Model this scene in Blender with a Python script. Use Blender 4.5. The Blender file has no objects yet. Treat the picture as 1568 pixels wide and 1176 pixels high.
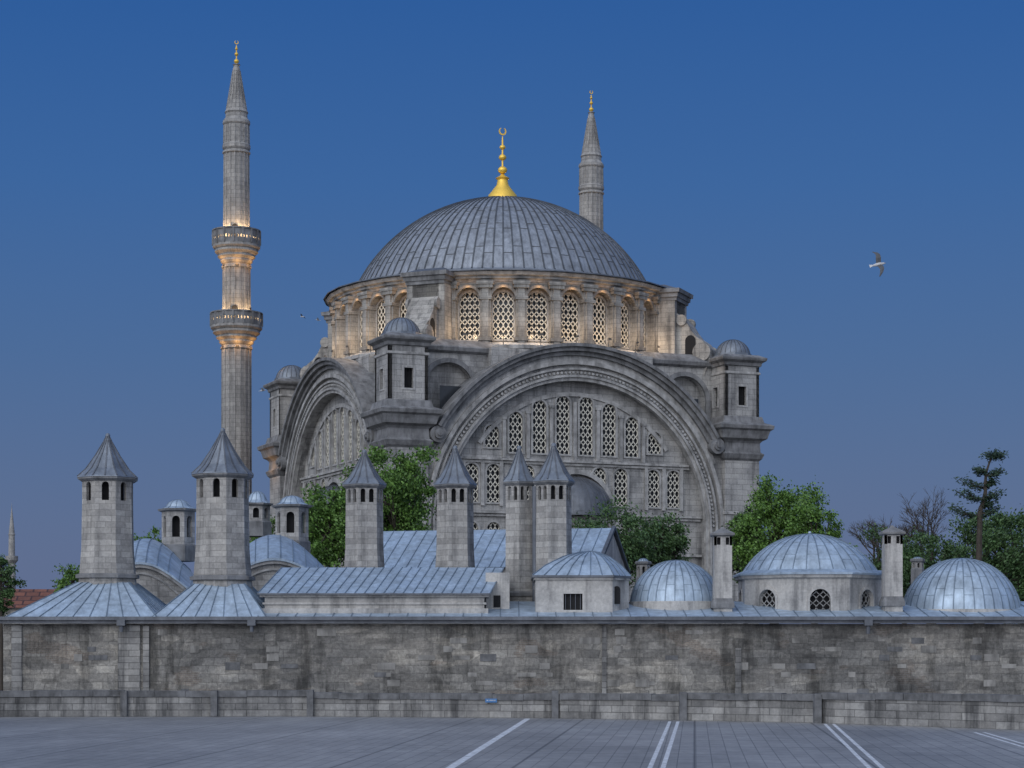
import bpy, bmesh, math, random
from math import sin, cos, pi, radians, sqrt, atan2
from mathutils import Vector, Matrix
from mathutils.geometry import tessellate_polygon
random.seed(7)
scene = bpy.context.scene
F = 3100.0; CX = 784.0; HY = 985.0; EYE = 3.44
def sx(px, d): return (px-CX)*d/F           # survey bearing -> metres east at range d
def sz(py, d): return EYE+(HY-py)*d/F        # survey elevation -> metres above plaza
def S(px, py, d): return Vector((sx(px, d), d, sz(py, d)))

# ------------------------------------------------------------------ materials
def lin(c):
    c = c/255.0
    return c/12.92 if c <= 0.04045 else ((c+0.055)/1.055)**2.4
def hexc(r, g, b): return (lin(r), lin(g), lin(b), 1)

class NT:
    def __init__(s, mat):
        mat.use_nodes = True
        s.t = mat.node_tree; s.n = s.t.nodes; s.l = s.t.links
        s.b = s.n["Principled BSDF"]
    def new(s, typ, **kw):
        n = s.n.new(typ)
        for k, v in kw.items(): setattr(n, k, v)
        return n
    def link(s, a, b): s.l.new(a, b)
    def math(s, op, a, b=None, c=None):
        n = s.n.new("ShaderNodeMath"); n.operation = op
        for i, v in enumerate((a, b, c)):
            if v is None: continue
            if isinstance(v, (int, float)): n.inputs[i].default_value = v
            else: s.l.new(v, n.inputs[i])
        return n.outputs[0]
    def noise(s, vec, scale, detail=4, rough=0.55, mapscale=None):
        if mapscale:
            m = s.n.new("ShaderNodeMapping"); m.inputs['Scale'].default_value = mapscale
            s.l.new(vec, m.inputs['Vector']); vec = m.outputs[0]
        n = s.n.new("ShaderNodeTexNoise"); n.inputs['Scale'].default_value = scale
        n.inputs['Detail'].default_value = detail; n.inputs['Roughness'].default_value = rough
        s.l.new(vec, n.inputs['Vector']); return n.outputs['Fac']
    def ramp(s, fac, stops):
        r = s.n.new("ShaderNodeValToRGB"); e = r.color_ramp.elements
        while len(e) < len(stops): e.new(0.5)
        for i, (p, c) in enumerate(stops):
            e[i].position = p
            e[i].color = c if len(c) == 4 else (*c, 1)
        s.l.new(fac, r.inputs[0]); return r.outputs[0]
    def mix(s, fac, a, b, mode='MIX'):
        n = s.n.new("ShaderNodeMixRGB"); n.blend_type = mode
        for i, v in enumerate((fac, a, b)):
            if isinstance(v, (int, float)): n.inputs[i].default_value = v
            elif isinstance(v, tuple): n.inputs[i].default_value = v if len(v) == 4 else (*v, 1)
            else: s.l.new(v, n.inputs[i])
        return n.outputs[0]
    def wallcoords(s):
        tc = s.n.new("ShaderNodeTexCoord")
        a = s.n.new("ShaderNodeSeparateXYZ"); s.l.new(tc.outputs['Object'], a.inputs[0])
        b = s.n.new("ShaderNodeSeparateXYZ"); s.l.new(tc.outputs['Normal'], b.inputs[0])
        u = s.math('SUBTRACT', s.math('MULTIPLY', b.outputs[0], a.outputs[1]), s.math('MULTIPLY', b.outputs[1], a.outputs[0]))
        u = s.math('ADD', u, s.math('MULTIPLY', b.outputs[0], 3.37))
        c = s.n.new("ShaderNodeCombineXYZ"); s.l.new(u, c.inputs[0]); s.l.new(a.outputs[2], c.inputs[1])
        return c.outputs[0], tc.outputs['Object']

def g(v): return (v, v, v, 1)
def stone(name, c1, c2, mortar, bw=1.0, rh=0.45, ms=0.012, stain=0.5, rough=0.85, bump=0.25, streak=0.5, big=0.35):
    m = bpy.data.materials.new(name); t = NT(m)
    wc, ob = t.wallcoords()
    br = t.new("ShaderNodeTexBrick"); br.offset = 0.5; br.squash = 1.0
    t.link(wc, br.inputs['Vector'])
    br.inputs['Color1'].default_value = (*c1, 1); br.inputs['Color2'].default_value = (*c2, 1)
    br.inputs['Mortar'].default_value = (*mortar, 1)
    br.inputs['Scale'].default_value = 1; br.inputs['Mortar Size'].default_value = ms
    br.inputs['Mortar Smooth'].default_value = 0.3
    br.inputs['Brick Width'].default_value = bw; br.inputs['Row Height'].default_value = rh
    col = br.outputs['Color']
    n1 = t.noise(ob, big, 7, 0.68)
    col = t.mix(stain, col, t.ramp(n1, [(0.3, (0.42, 0.425, 0.44)), (0.5, g(0.95)), (0.7, (1.28, 1.26, 1.22))]), 'MULTIPLY')
    n2 = t.noise(ob, 1.3, 6, 0.65, (1, 1, 0.1))
    col = t.mix(streak, col, t.ramp(n2, [(0.36, (0.36, 0.365, 0.38)), (0.5, g(0.95)), (0.62, g(1.05)), (1, g(1.2))]), 'MULTIPLY')
    n3 = t.noise(ob, 7, 5, 0.7)
    col = t.mix(0.5, col, t.ramp(n3, [(0.3, g(0.6)), (0.7, g(1.3))]), 'MULTIPLY')
    t.link(col, t.b.inputs['Base Color'])
    t.b.inputs['Roughness'].default_value = rough
    hgt = t.math('ADD', t.math('MULTIPLY', br.outputs['Fac'], -0.6), t.math('MULTIPLY', n3, 0.7))
    bp = t.new("ShaderNodeBump"); bp.inputs['Strength'].default_value = bump; bp.inputs['Distance'].default_value = 0.05
    t.link(hgt, bp.inputs['Height']); t.link(bp.outputs[0], t.b.inputs['Normal'])
    return m

def rubble(name):
    m = bpy.data.materials.new(name); t = NT(m)
    wc, ob = t.wallcoords()
    nz = t.new("ShaderNodeTexNoise"); nz.inputs['Scale'].default_value = 0.8; nz.inputs['Detail'].default_value = 3; t.link(ob, nz.inputs['Vector'])
    off = t.new("ShaderNodeVectorMath", operation='MULTIPLY_ADD')
    t.link(nz.outputs['Color'], off.inputs[0]); off.inputs[1].default_value = (0.5, 0.16, 0); t.link(wc, off.inputs[2])
    def bk(bw, rh, c1, c2, mo, ms, sq=0.62, fr=3):
        br = t.new("ShaderNodeTexBrick"); t.link(off.outputs[0], br.inputs['Vector'])
        br.inputs['Color1'].default_value = (*c1, 1); br.inputs['Color2'].default_value = (*c2, 1)
        br.inputs['Mortar'].default_value = (*mo, 1); br.inputs['Scale'].default_value = 1
        br.inputs['Mortar Size'].default_value = ms; br.inputs['Brick Width'].default_value = bw
        br.inputs['Row Height'].default_value = rh; br.inputs['Mortar Smooth'].default_value = 0.7
        br.squash = sq; br.squash_frequency = fr; br.offset = 0.37
        return br
    b1 = bk(0.92, 0.40, (0.33, 0.323, 0.308), (0.18, 0.177, 0.172), (0.19, 0.187, 0.18), 0.02)
    b3 = bk(0.56, 0.25, (0.31, 0.30, 0.284), (0.18, 0.175, 0.167), (0.21, 0.205, 0.197), 0.02, 1.5, 2)
    b2 = bk(0.36, 0.10, (0.25, 0.222, 0.2), (0.18, 0.16, 0.143), (0.25, 0.243, 0.232), 0.018)
    mask = t.ramp(t.noise(ob, 0.4, 3, 0.55, (0.7, 1, 1.4)), [(0.585, g(0)), (0.605, g(1))])
    mask2 = t.ramp(t.noise(ob, 0.33, 2, 0.5, (0.8, 1.3, 1.9)), [(0.50, g(0)), (0.52, g(1))])
    col = t.mix(mask2, b1.outputs['Color'], b3.outputs['Color'])
    col = t.mix(mask, col, b2.outputs['Color'])
    vo = t.new("ShaderNodeTexVoronoi"); vo.inputs['Scale'].default_value = 1.2
    mp = t.new("ShaderNodeMapping"); mp.inputs['Scale'].default_value = (0.8, 1.9, 1); t.link(off.outputs[0], mp.inputs[0]); t.link(mp.outputs[0], vo.inputs['Vector'])
    sp = t.new("ShaderNodeSeparateXYZ"); t.link(vo.outputs['Color'], sp.inputs[0])
    col = t.mix(0.5, col, t.ramp(sp.outputs[0], [(0, g(0.62)), (0.6, g(1.0)), (1, (1.6, 1.55, 1.46))]), 'MULTIPLY')
    n1 = t.noise(ob, 0.17, 8, 0.72, (0.6, 1, 1.5))
    col = t.mix(1.0, col, t.ramp(n1, [(0.3, (0.32, 0.325, 0.335)), (0.44, (0.72, 0.72, 0.72)), (0.58, (1.08, 1.06, 1.02)), (0.75, (1.8, 1.75, 1.65))]), 'MULTIPLY')
    n2 = t.noise(ob, 0.7, 6, 0.68, (1, 1, 0.2))
    col = t.mix(0.95, col, t.ramp(n2, [(0.38, g(0.36)), (0.5, g(0.95)), (1, g(1.35))]), 'MULTIPLY')
    n3 = t.noise(ob, 6, 7, 0.8)
    col = t.mix(0.75, col, t.ramp(n3, [(0.34, g(0.48)), (0.66, g(1.5))]), 'MULTIPLY')
    t.link(col, t.b.inputs['Base Color']); t.b.inputs['Roughness'].default_value = 0.9
    hgt = t.math('ADD', t.math('MULTIPLY', b1.outputs['Fac'], -0.4), t.math('MULTIPLY', n3, 1.2))
    bp = t.new("ShaderNodeBump"); bp.inputs['Strength'].default_value = 0.6; bp.inputs['Distance'].default_value = 0.09
    t.link(hgt, bp.inputs['Height']); t.link(bp.outputs[0], t.b.inputs['Normal'])
    return m

def lead(name, c, metal=0.25, rough=0.45, streak=0.5, lap=None):
    m = bpy.data.materials.new(name); t = NT(m)
    tc = t.new("ShaderNodeTexCoord"); ob = tc.outputs['Object']
    n1 = t.noise(ob, 0.8, 6, 0.65); n2 = t.noise(ob, 3.0, 5, 0.65, (1, 1, 0.25))
    col = t.mix(0.75, (*c, 1), t.ramp(n1, [(0.3, g(0.6)), (0.7, g(1.3))]), 'MULTIPLY')
    col = t.mix(streak, col, t.ramp(n2, [(0.3, g(0.55)), (0.7, g(1.35))]), 'MULTIPLY')
    t.link(col, t.b.inputs['Base Color'])
    t.b.inputs['Metallic'].default_value = metal
    t.link(t.ramp(n1, [(0.3, g(rough+0.15)), (0.7, g(rough-0.06))]), t.b.inputs['Roughness'])
    bp = t.new("ShaderNodeBump"); bp.inputs['Strength'].default_value = 0.35; bp.inputs['Distance'].default_value = 0.08
    t.link(n2, bp.inputs['Height']); t.link(bp.outputs[0], t.b.inputs['Normal'])
    return m

def plain(name, c, rough=0.7, metal=0.0, var=0.3, scale=3.0, emis=None, streak=0.0):
    m = bpy.data.materials.new(name); t = NT(m)
    tc = t.new("ShaderNodeTexCoord")
    n1 = t.noise(tc.outputs['Object'], scale, 5, 0.6)
    col = t.mix(var, (*c, 1), t.ramp(n1, [(0.3, g(0.55)), (0.7, g(1.35))]), 'MULTIPLY')
    if streak:
        n2 = t.noise(tc.outputs['Object'], 1.5, 6, 0.68, (1, 1, 0.15))
        col = t.mix(streak, col, t.ramp(n2, [(0.36, g(0.4)), (0.52, g(1)), (1, g(1.15))]), 'MULTIPLY')
        bp = t.new("ShaderNodeBump"); bp.inputs['Strength'].default_value = 0.3; bp.inputs['Distance'].default_value = 0.05
        t.link(t.noise(tc.outputs['Object'], 6, 5, 0.7), bp.inputs['Height']); t.link(bp.outputs[0], t.b.inputs['Normal'])
    t.link(col, t.b.inputs['Base Color'])
    t.b.inputs['Roughness'].default_value = rough; t.b.inputs['Metallic'].default_value = metal
    if emis:
        t.b.inputs['Emission Color'].default_value = (*emis[0], 1); t.b.inputs['Emission Strength'].default_value = emis[1]
    return m

def leafmat(name, dark, light):
    m = bpy.data.materials.new(name); t = NT(m)
    ge = t.new("ShaderNodeNewGeometry"); tc = t.new("ShaderNodeTexCoord")
    n = t.noise(tc.outputs['Object'], 0.9, 3, 0.6)
    f = t.math('ADD', t.math('MULTIPLY', ge.outputs['Random Per Island'], 0.45), t.math('MULTIPLY', n, 0.6))
    col = t.ramp(f, [(0.15, dark), (0.8, light)])
    t.link(col, t.b.inputs['Base Color']); t.b.inputs['Roughness'].default_value = 0.6
    return m

M_ST = stone("mosque_limestone", (0.415, 0.411, 0.403), (0.315, 0.312, 0.307), (0.205, 0.203, 0.2), 1.1, 0.48, 0.02, 0.8, bump=0.3, streak=0.75)
M_ST2 = stone("drum_limestone", (0.42, 0.402, 0.372), (0.33, 0.317, 0.295), (0.21, 0.203, 0.195), 0.9, 0.42, 0.018, 0.85, streak=0.8)
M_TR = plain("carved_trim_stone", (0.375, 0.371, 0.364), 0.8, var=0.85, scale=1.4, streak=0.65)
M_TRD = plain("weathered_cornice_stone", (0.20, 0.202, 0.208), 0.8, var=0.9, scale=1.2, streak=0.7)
M_MIN = stone("minaret_limestone", (0.385, 0.375, 0.36), (0.285, 0.278, 0.27), (0.19, 0.188, 0.185), 0.8, 0.42, 0.02, 0.6, streak=0.55)
M_CH = stone("chimney_stone", (0.43, 0.418, 0.40), (0.27, 0.262, 0.252), (0.24, 0.234, 0.225), 0.62, 0.30, 0.014, 0.8, bump=0.45, streak=0.7, big=0.6)
M_PL = stone("pale_plaster", (0.48, 0.468, 0.45), (0.43, 0.419, 0.403), (0.37, 0.362, 0.35), 1.2, 0.5, 0.006, 0.65, bump=0.2, streak=0.75, big=0.6)
M_RB = rubble("rubble_masonry")
M_PP = stone("parapet_stone", (0.33, 0.326, 0.317), (0.19, 0.187, 0.183), (0.125, 0.124, 0.121), 1.05, 0.31, 0.018, 0.95, bump=0.5, streak=1.0, big=0.5)
M_CAP = plain("parapet_capstone", (0.14, 0.143, 0.15), 0.85, var=0.95, scale=2.2, streak=0.6)
M_PB = plain("patched_block_stone", (0.27, 0.263, 0.25), 0.9, var=1.0, scale=0.8, streak=0.8)
M_LD = lead("dome_lead", (0.265, 0.29, 0.33), 0.3, 0.48, 0.7)
M_LDR = lead("dome_lead_batten", (0.09, 0.10, 0.115), 0.3, 0.6, 0.3)
M_LF = lead("roof_lead", (0.38, 0.47, 0.57), 0.3, 0.45, 0.6)
M_LFR = lead("roof_lead_seam", (0.18, 0.235, 0.30), 0.3, 0.5, 0.3)
M_LC = lead("chimney_cap_lead", (0.20, 0.228, 0.27), 0.35, 0.45, 0.6)
M_LK = lead("dark_lead", (0.13, 0.142, 0.165), 0.3, 0.5, 0.5)
M_GL = plain("window_glass", (0.02, 0.024, 0.03), 0.15, var=0.2)
M_DK = plain("dark_opening", (0.012, 0.012, 0.014), 0.9, var=0.2)
M_LT = plain("window_lattice", (0.72, 0.69, 0.60), 0.7, var=0.25)
M_GOLD = plain("gilded_copper", (0.95, 0.62, 0.10), 0.4, 0.4, var=0.25)
M_BARK = plain("bark", (0.06, 0.05, 0.04), 0.9, var=0.6)
M_LEAF = leafmat("leaf_spring", (0.025, 0.065, 0.013, 1), (0.14, 0.27, 0.045, 1))
M_LEAF2 = leafmat("leaf_dark", (0.018, 0.045, 0.018, 1), (0.08, 0.155, 0.045, 1))
M_NEED = leafmat("needles", (0.008, 0.02, 0.012, 1), (0.035, 0.07, 0.035, 1))
M_TILE = stone("clay_tile", (0.22, 0.09, 0.06), (0.14, 0.06, 0.045), (0.06, 0.03, 0.03), 0.4, 0.3, 0.03, 0.6)
M_WHITE = plain("road_paint", (0.58, 0.60, 0.63), 0.7, var=1.0, scale=4)
M_LAMP = plain("lamp_housing", (0.1, 0.09, 0.08), 0.6)

# ------------------------------------------------------------------ mesh builder
def empty(name, loc=(0, 0, 0), rz=0.0):
    e = bpy.data.objects.new(name, None); e.location = loc; e.rotation_euler = (0, 0, rz)
    e.empty_display_size = 0.5
    scene.collection.objects.link(e); return e

class Part:
    def __init__(s, name, mat, parent=None, smooth=False, clean=True):
        s.name, s.mat, s.parent, s.smooth, s.clean = name, mat, parent, smooth, clean
        s.v = []; s.f = []
    def add(s, vs, fs, M=None):
        o = len(s.v)
        if M is not None: vs = [M @ Vector(v) for v in vs]
        s.v.extend([tuple(v) for v in vs]); s.f.extend([tuple(i+o for i in f) for f in fs])
    def box(s, c, size, M=None, rz=0):
        x, y, z = size[0]/2, size[1]/2, size[2]/2
        vs = [Vector((a*x, b*y, e*z)) for a in (-1, 1) for b in (-1, 1) for e in (-1, 1)]
        R = Matrix.Translation(c) @ Matrix.Rotation(rz, 4, 'Z')
        vs = [R @ v for v in vs]
        s.add(vs, [(0, 1, 3, 2), (4, 6, 7, 5), (0, 4, 5, 1), (2, 3, 7, 6), (0, 2, 6, 4), (1, 5, 7, 3)], M)
    def prism(s, poly, z0, z1, M=None, top=None):
        n = len(poly); top = top or poly
        vs = [(p[0], p[1], z0) for p in poly]+[(p[0], p[1], z1) for p in top]
        s.add(vs, [tuple(range(n))[::-1], tuple(range(n, 2*n))]+[(i, (i+1) % n, (i+1) % n+n, i+n) for i in range(n)], M)
    def panel(s, outer, holes, y0, y1, M=None):
        loops = [outer]+list(holes)
        tri = tessellate_polygon([[Vector((p[0], p[1], 0)) for p in l] for l in loops])
        flat = [p for l in loops for p in l]; n = len(flat)
        vs = [(p[0], y0, p[1]) for p in flat]+[(p[0], y1, p[1]) for p in flat]
        fs = [tuple(t) for t in tri]+[tuple(i+n for i in t)[::-1] for t in tri]
        o = 0
        for l in loops:
            k = len(l)
            for i in range(k): fs.append((o+i, o+(i+1) % k, o+(i+1) % k+n, o+i+n))
            o += k
        s.add(vs, fs, M)
    def lathe(s, prof, n, M=None, phase=0.0, cx=0, cy=0, ap=False, cap=True):
        k = 1/cos(pi/n) if ap else 1
        vs = []; fs = []
        for r, z in prof:
            for i in range(n):
                a = phase+2*pi*i/n; vs.append((cx+r*k*cos(a), cy+r*k*sin(a), z))
        m = len(prof)
        for j in range(m-1):
            for i in range(n):
                a = j*n+i; b = j*n+(i+1) % n
                fs.append((a, b, b+n, a+n))
        if cap:
            fs.append(tuple(range(n))[::-1]); fs.append(tuple(range((m-1)*n, m*n)))
        s.add(vs, fs, M)
    def sq(s, cx, cy, prof, M=None): s.lathe(prof, 4, M, pi/4, cx, cy, ap=True)
    def limb(s, p0, p1, r0, r1, n=6, M=None):
        p0 = Vector(p0); p1 = Vector(p1); d = (p1-p0)
        if d.length < 1e-6: return
        q = d.to_track_quat('Z', 'Y')
        vs = []
        for p, r in ((p0, r0), (p1, r1)):
            for i in range(n):
                a = 2*pi*i/n+pi/4; vs.append(p+q @ Vector((r*cos(a), r*sin(a), 0)))
        s.add(vs, [(i, (i+1) % n, (i+1) % n+n, i+n) for i in range(n)]+[tuple(range(n))[::-1], tuple(range(n, 2*n))], M)
    def sphere(s, c, r, M=None, n=10, sc=(1, 1, 1)):
        vs = []; fs = []
        for j in range(n+1):
            ph = -pi/2+pi*j/n
            for i in range(2*n):
                a = pi*i/n
                vs.append((c[0]+r*sc[0]*cos(ph)*cos(a), c[1]+r*sc[1]*cos(ph)*sin(a), c[2]+r*sc[2]*sin(ph)))
        for j in range(n):
            for i in range(2*n):
                fs.append((j*2*n+i, j*2*n+(i+1) % (2*n), (j+1)*2*n+(i+1) % (2*n), (j+1)*2*n+i))
        s.add(vs, fs, M)
    def mesh(s):
        me = bpy.data.meshes.new(s.name); me.from_pydata(s.v, [], s.f)
        if s.clean:
            bm = bmesh.new(); bm.from_mesh(me)
            bmesh.ops.remove_doubles(bm, verts=bm.verts, dist=1e-4)
            bmesh.ops.dissolve_degenerate(bm, edges=bm.edges, dist=1e-5)
            bmesh.ops.recalc_face_normals(bm, faces=bm.faces)
            if s.smooth:
                for f in bm.faces: f.smooth = True
                for e in bm.edges:
                    if len(e.link_faces) == 2 and e.calc_face_angle(0) > radians(32): e.smooth = False
            bm.to_mesh(me); bm.free()
        me.materials.append(s.mat); return me
    def build(s):
        o = bpy.data.objects.new(s.name, s.mesh()); o.parent = s.parent
        scene.collection.objects.link(o); return o

def arch(cx, z0, w, h, n=10):
    r = w/2
    pts = [(cx-r, z0), (cx-r, z0+h-r)]
    pts += [(cx-r*cos(pi*i/n), z0+h-r+r*sin(pi*i/n)) for i in range(1, n)]
    pts += [(cx+r, z0+h-r), (cx+r, z0)]
    return pts
def lattice(p, cx, z0, w, h, y, M=None, cols=4, period=0.62, t=0.07):
    r = w/2; sp = w/cols; zs = z0+h-r
    def inside(x, z):
        if z < z0 or abs(x-cx) > r: return False
        return z < zs or (x-cx)**2+(z-zs)**2 < r*r
    st = period/8
    for c in range(cols):
        xc = cx-r+sp*(c+0.5)
        for sg in (1, -1):
            z = z0
            while z < z0+h:
                x1 = xc+sg*sp/2*sin(pi*z/period); x2 = xc+sg*sp/2*sin(pi*(z+st)/period)
                if inside(x1, z) or inside(x2, z+st):
                    a = t/2
                    p.add([(x1-a, y, z), (x1+a, y, z), (x2+a, y, z+st), (x2-a, y, z+st),
                           (x1-a, y+0.05, z), (x1+a, y+0.05, z), (x2+a, y+0.05, z+st), (x2-a, y+0.05, z+st)],
                          [(0, 1, 2, 3), (0, 3, 7, 4), (1, 5, 6, 2)], M)
                z += st
def ringarc(R0, R1, zc, a0, a1, n=48):
    o = [(R1*cos(a0+(a1-a0)*i/n), zc+R1*sin(a0+(a1-a0)*i/n)) for i in range(n+1)]
    i_ = [(R0*cos(a1+(a0-a1)*i/n), zc+R0*sin(a1+(a0-a1)*i/n)) for i in range(n+1)]
    return o+i_
def roofq(part, rib, a, b, c, d, nb, r=0.035, laps=0):
    a, b, c, d = map(Vector, (a, b, c, d))
    part.add([a, b, c, d], [(0, 1, 2, 3)])
    nrm = (b-a).cross(d-a).normalized()
    if nrm.z < 0: nrm = -nrm
    for i in range(nb+1):
        t = i/nb; p = a.lerp(b, t)+nrm*r*0.5; q = d.lerp(c, t)+nrm*r*0.5
        rib.limb(p, q, r, r, 4)
    for k in range(laps):
        for i in range(nb):
            u = (k+0.5+(i % 2)*0.5)/(laps+0.3)+random.uniform(-0.05, 0.05)
            if u >= 0.98: continue
            p = a.lerp(b, i/nb).lerp(d.lerp(c, i/nb), u); q = a.lerp(b, (i+1)/nb).lerp(d.lerp(c, (i+1)/nb), u)
            rib.limb(p, q, r*0.5, r*0.5, 4)
def leaddome(part, rib, prof, nr, cx=0, cy=0, n=64, r=0.04, laps=None, jit=True):
    part.lathe(prof, n, cx=cx, cy=cy, cap=False)
    for i in range(nr):
        a = 2*pi*i/nr
        pts = [Vector((cx+rr*cos(a), cy+rr*sin(a), z)) for rr, z in prof]
        for j in range(len(pts)-1):
            if prof[j+1][0] < 0.25*prof[0][0] and i % 2: continue
            rib.limb(pts[j], pts[j+1], r, r, 4)
    if laps:
        for i in range(nr):
            for L in laps:
                j = L+(1 if i % 2 else 0)
                if j >= len(prof): continue
                rr, z = prof[j]; a = 2*pi*i/nr; b = 2*pi*(i+1)/nr
                rib.limb((cx+rr*cos(a), cy+rr*sin(a), z), (cx+rr*cos(b), cy+rr*sin(b), z), r*0.5, r*0.5, 4)
def capprof(a, h, z0, n=14, rmin=0.0):
    Rs = (a*a+h*h)/(2*h); zc = z0+h-Rs; t0 = math.asin(min(1, a/Rs))
    if h > a: t0 = pi-t0
    return [(max(rmin, Rs*sin(t0*(1-i/n))), zc+Rs*cos(t0*(1-i/n))) for i in range(n+1)]

def lamp(parent, loc, power, col=(1.0, 0.60, 0.25), r=0.12):
    L = bpy.data.lights.new("floodlight_lamp", 'POINT'); L.energy = power; L.color = col; L.shadow_soft_size = r
    o = bpy.data.objects.new("floodlight_lamp", L); o.location = loc; o.parent = parent
    scene.collection.objects.link(o)

# ------------------------------------------------------------------ mosque
CM = Vector((-0.9, 192.7, 0)); TH = radians(23)
mosque = empty("mosque", CM, TH)
ZC = 13.8; RI = 12.6; RO = 15.2; PY = 17.2

def share(parts, ks):
    for p in parts:
        me = p.mesh()
        for k in ks:
            o = bpy.data.objects.new(p.name, me); o.parent = mosque; o.rotation_euler = (0, 0, k*pi/2)
            scene.collection.objects.link(o)
# --- one side (facing -y), four times around
wall = Part("great_arch_wall", M_ST); tym = Part("tympanum_wall", M_ST); tr = Part("arch_mouldings", M_TR)
trd = Part("cornice_mouldings", M_TRD); lt = Part("window_lattices", M_LT, clean=False); gl = Part("window_panes", M_GL)
rf = Part("barrel_roof_lead", M_LK, smooth=True); fr = Part("window_frames", M_TR)
zt = 22.4; at = math.asin((zt-ZC)/RO)
n = 56
outer = [(16, -1), (16, zt)]+[(RO*cos(at+(pi-2*at)*i/n), ZC+RO*sin(at+(pi-2*at)*i/n)) for i in range(n+1)]+[(-16, zt), (-16, -1), (-RI, -1)]
outer += [(RI*cos(pi-pi*i/n), ZC+RI*sin(pi-pi*i/n)) for i in range(n+1)]+[(RI, -1)]
wall.panel(outer, [], -PY, -PY+2.6)
for sg in (-1, 1): wall.box((sg*6.0, -15.55, 28.1), (3.6, 1.1, 1.9))   # infill between arch crown and corner block
wins = []
for sgn in (-1, 1):
    for x, z0, zt_ in ((1.12, 20.0, 25.1), (3.36, 20.0, 24.6), (5.6, 20.0, 23.5), (7.85, 20.35, 22.3)):
        wins.append((sgn*x, z0, 1.3, zt_-z0))
    for x in (7.7, 9.75): wins.append((sgn*x, 15.6, 1.3, 3.3))
    for x in (2.4, 4.5): wins.append((sgn*x, 15.6, 1.3, 3.3))
    for x in (7.7, 9.75, 4.5, 2.4): wins.append((sgn*x, 12.0, 1.25, 1.9))
    for x in (3.0, 7.0, 10.2): wins.append((sgn*x, 6.5, 1.4, 3.0))
to = [(12.9, -1)]+[(12.9*cos(pi*i/n), ZC+12.9*sin(pi*i/n)) for i in range(n+1)]+[(-12.9, -1)]
tym.panel(to, [arch(*w) for w in wins], -16.3, -15.7)
for x, z0, w, h in wins:
    lattice(lt, x, z0, w, h, -16.22, cols=3, period=0.66, t=0.085)
    fr.panel(arch(x, z0-0.14, w+0.34, h+0.3), [arch(x, z0, w-0.002, h)], -16.42, -16.24)
gl.box((0, -15.95, 12.5), (25, 0.02, 26))
# archivolts
for R0, R1, y0 in ((12.55, 12.85, 17.32), (12.85, 13.05, 17.5), (13.5, 13.68, 17.46), (13.95, 14.3, 17.6)):
    tr.panel([(R1, -1)]+ringarc(R0, R1, ZC, 0, pi, 60)[:61]+[(-R1, -1), (-R0, -1)]+ringarc(R0, R1, ZC, 0, pi, 60)[61:]+[(R0, -1)], [], -y0, -PY+0.3)
for i in range(110):   # scalloped enrichment of the archivolt
    a = pi*(i+0.5)/110; c = (13.27*cos(a), -PY-0.1, ZC+13.27*sin(a))
    tr.limb((c[0], -PY+0.05, c[2]), (c[0], -PY-0.22, c[2]), 0.15, 0.11, 6)
a0 = radians(31)
for R0, R1, y0 in ((14.75, 15.1, 17.6), (15.1, 15.45, 17.95), (15.45, 15.72, 18.2)):
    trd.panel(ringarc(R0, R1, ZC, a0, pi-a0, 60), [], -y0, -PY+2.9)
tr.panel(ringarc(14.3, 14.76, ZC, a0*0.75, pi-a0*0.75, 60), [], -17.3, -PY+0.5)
for sg in (-1, 1):   # scroll ends of the outer moulding
    c = (sg*15.2*cos(a0), ZC+15.2*sin(a0))
    for rr, yy in ((0.72, 18.0), (0.42, 18.25), (0.2, 18.4)):
        trd.panel([(c[0]+sg*0.35+rr*cos(2*pi*i/16), c[1]-0.5+rr*sin(2*pi*i/16)) for i in range(16)], [], -yy, -PY+0.3)
    for x in (7.0, 8.75, 10.5):
        tr.box((sg*x, -16.38, 17.3), (0.32, 0.26, 4.0))
    for x in (2.24, 4.48, 6.72):
        tr.box((sg*x, -16.38, 21.2+0.3*(3-x/2.24)), (0.3, 0.22, 3.4+0.6*(3-x/2.24)))
        tr.box((sg*x, -16.4, 22.9+0.6*(3-x/2.24)), (0.46, 0.3, 0.22))
tr.box((0, -16.38, 22.0), (0.3, 0.22, 5.2))
tr.panel(ringarc(11.0, 11.35, ZC+0.3, radians(36), pi-radians(36), 50), [], -16.45, -16.2)
# string courses following the arch width
for z, dx, pr in ((19.35, 11.2, 0.35), (19.1, 11.3, 0.2), (14.75, 12.5, 0.4), (14.5, 12.5, 0.22), (11.3, 12.5, 0.3)):
    tr.box((0, -16.3, z), (2*dx, 2*pr, 0.2))
# porch canopy with a half dome in front of the centre
pz = 14.9
prof = [(3.3*cos(i*pi/20), pz+3.1*sin(i*pi/20)) for i in range(11)]
rf2 = Part("canopy_roof_lead", M_LK, smooth=True)
rf2.lathe([(3.55, pz-0.4), (3.55, pz)]+prof, 40, cy=-16.4, cap=False)
for i in range(20):
    a = pi+pi*i/20
    for j in range(10):
        rf2.limb((prof[j][0]*cos(a), -16.4+prof[j][0]*sin(a), prof[j][1]), (prof[j+1][0]*cos(a), -16.4+prof[j+1][0]*sin(a), prof[j+1][1]), 0.05, 0.05, 4)
tr.panel(ringarc(3.35, 3.75, pz, 0, pi, 30), [], -16.9, -16.25)
tr.panel([(-3.4, -1), (3.4, -1), (3.4, pz-0.4), (-3.4, pz-0.4)], [], -18.6, -16.4)
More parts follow.
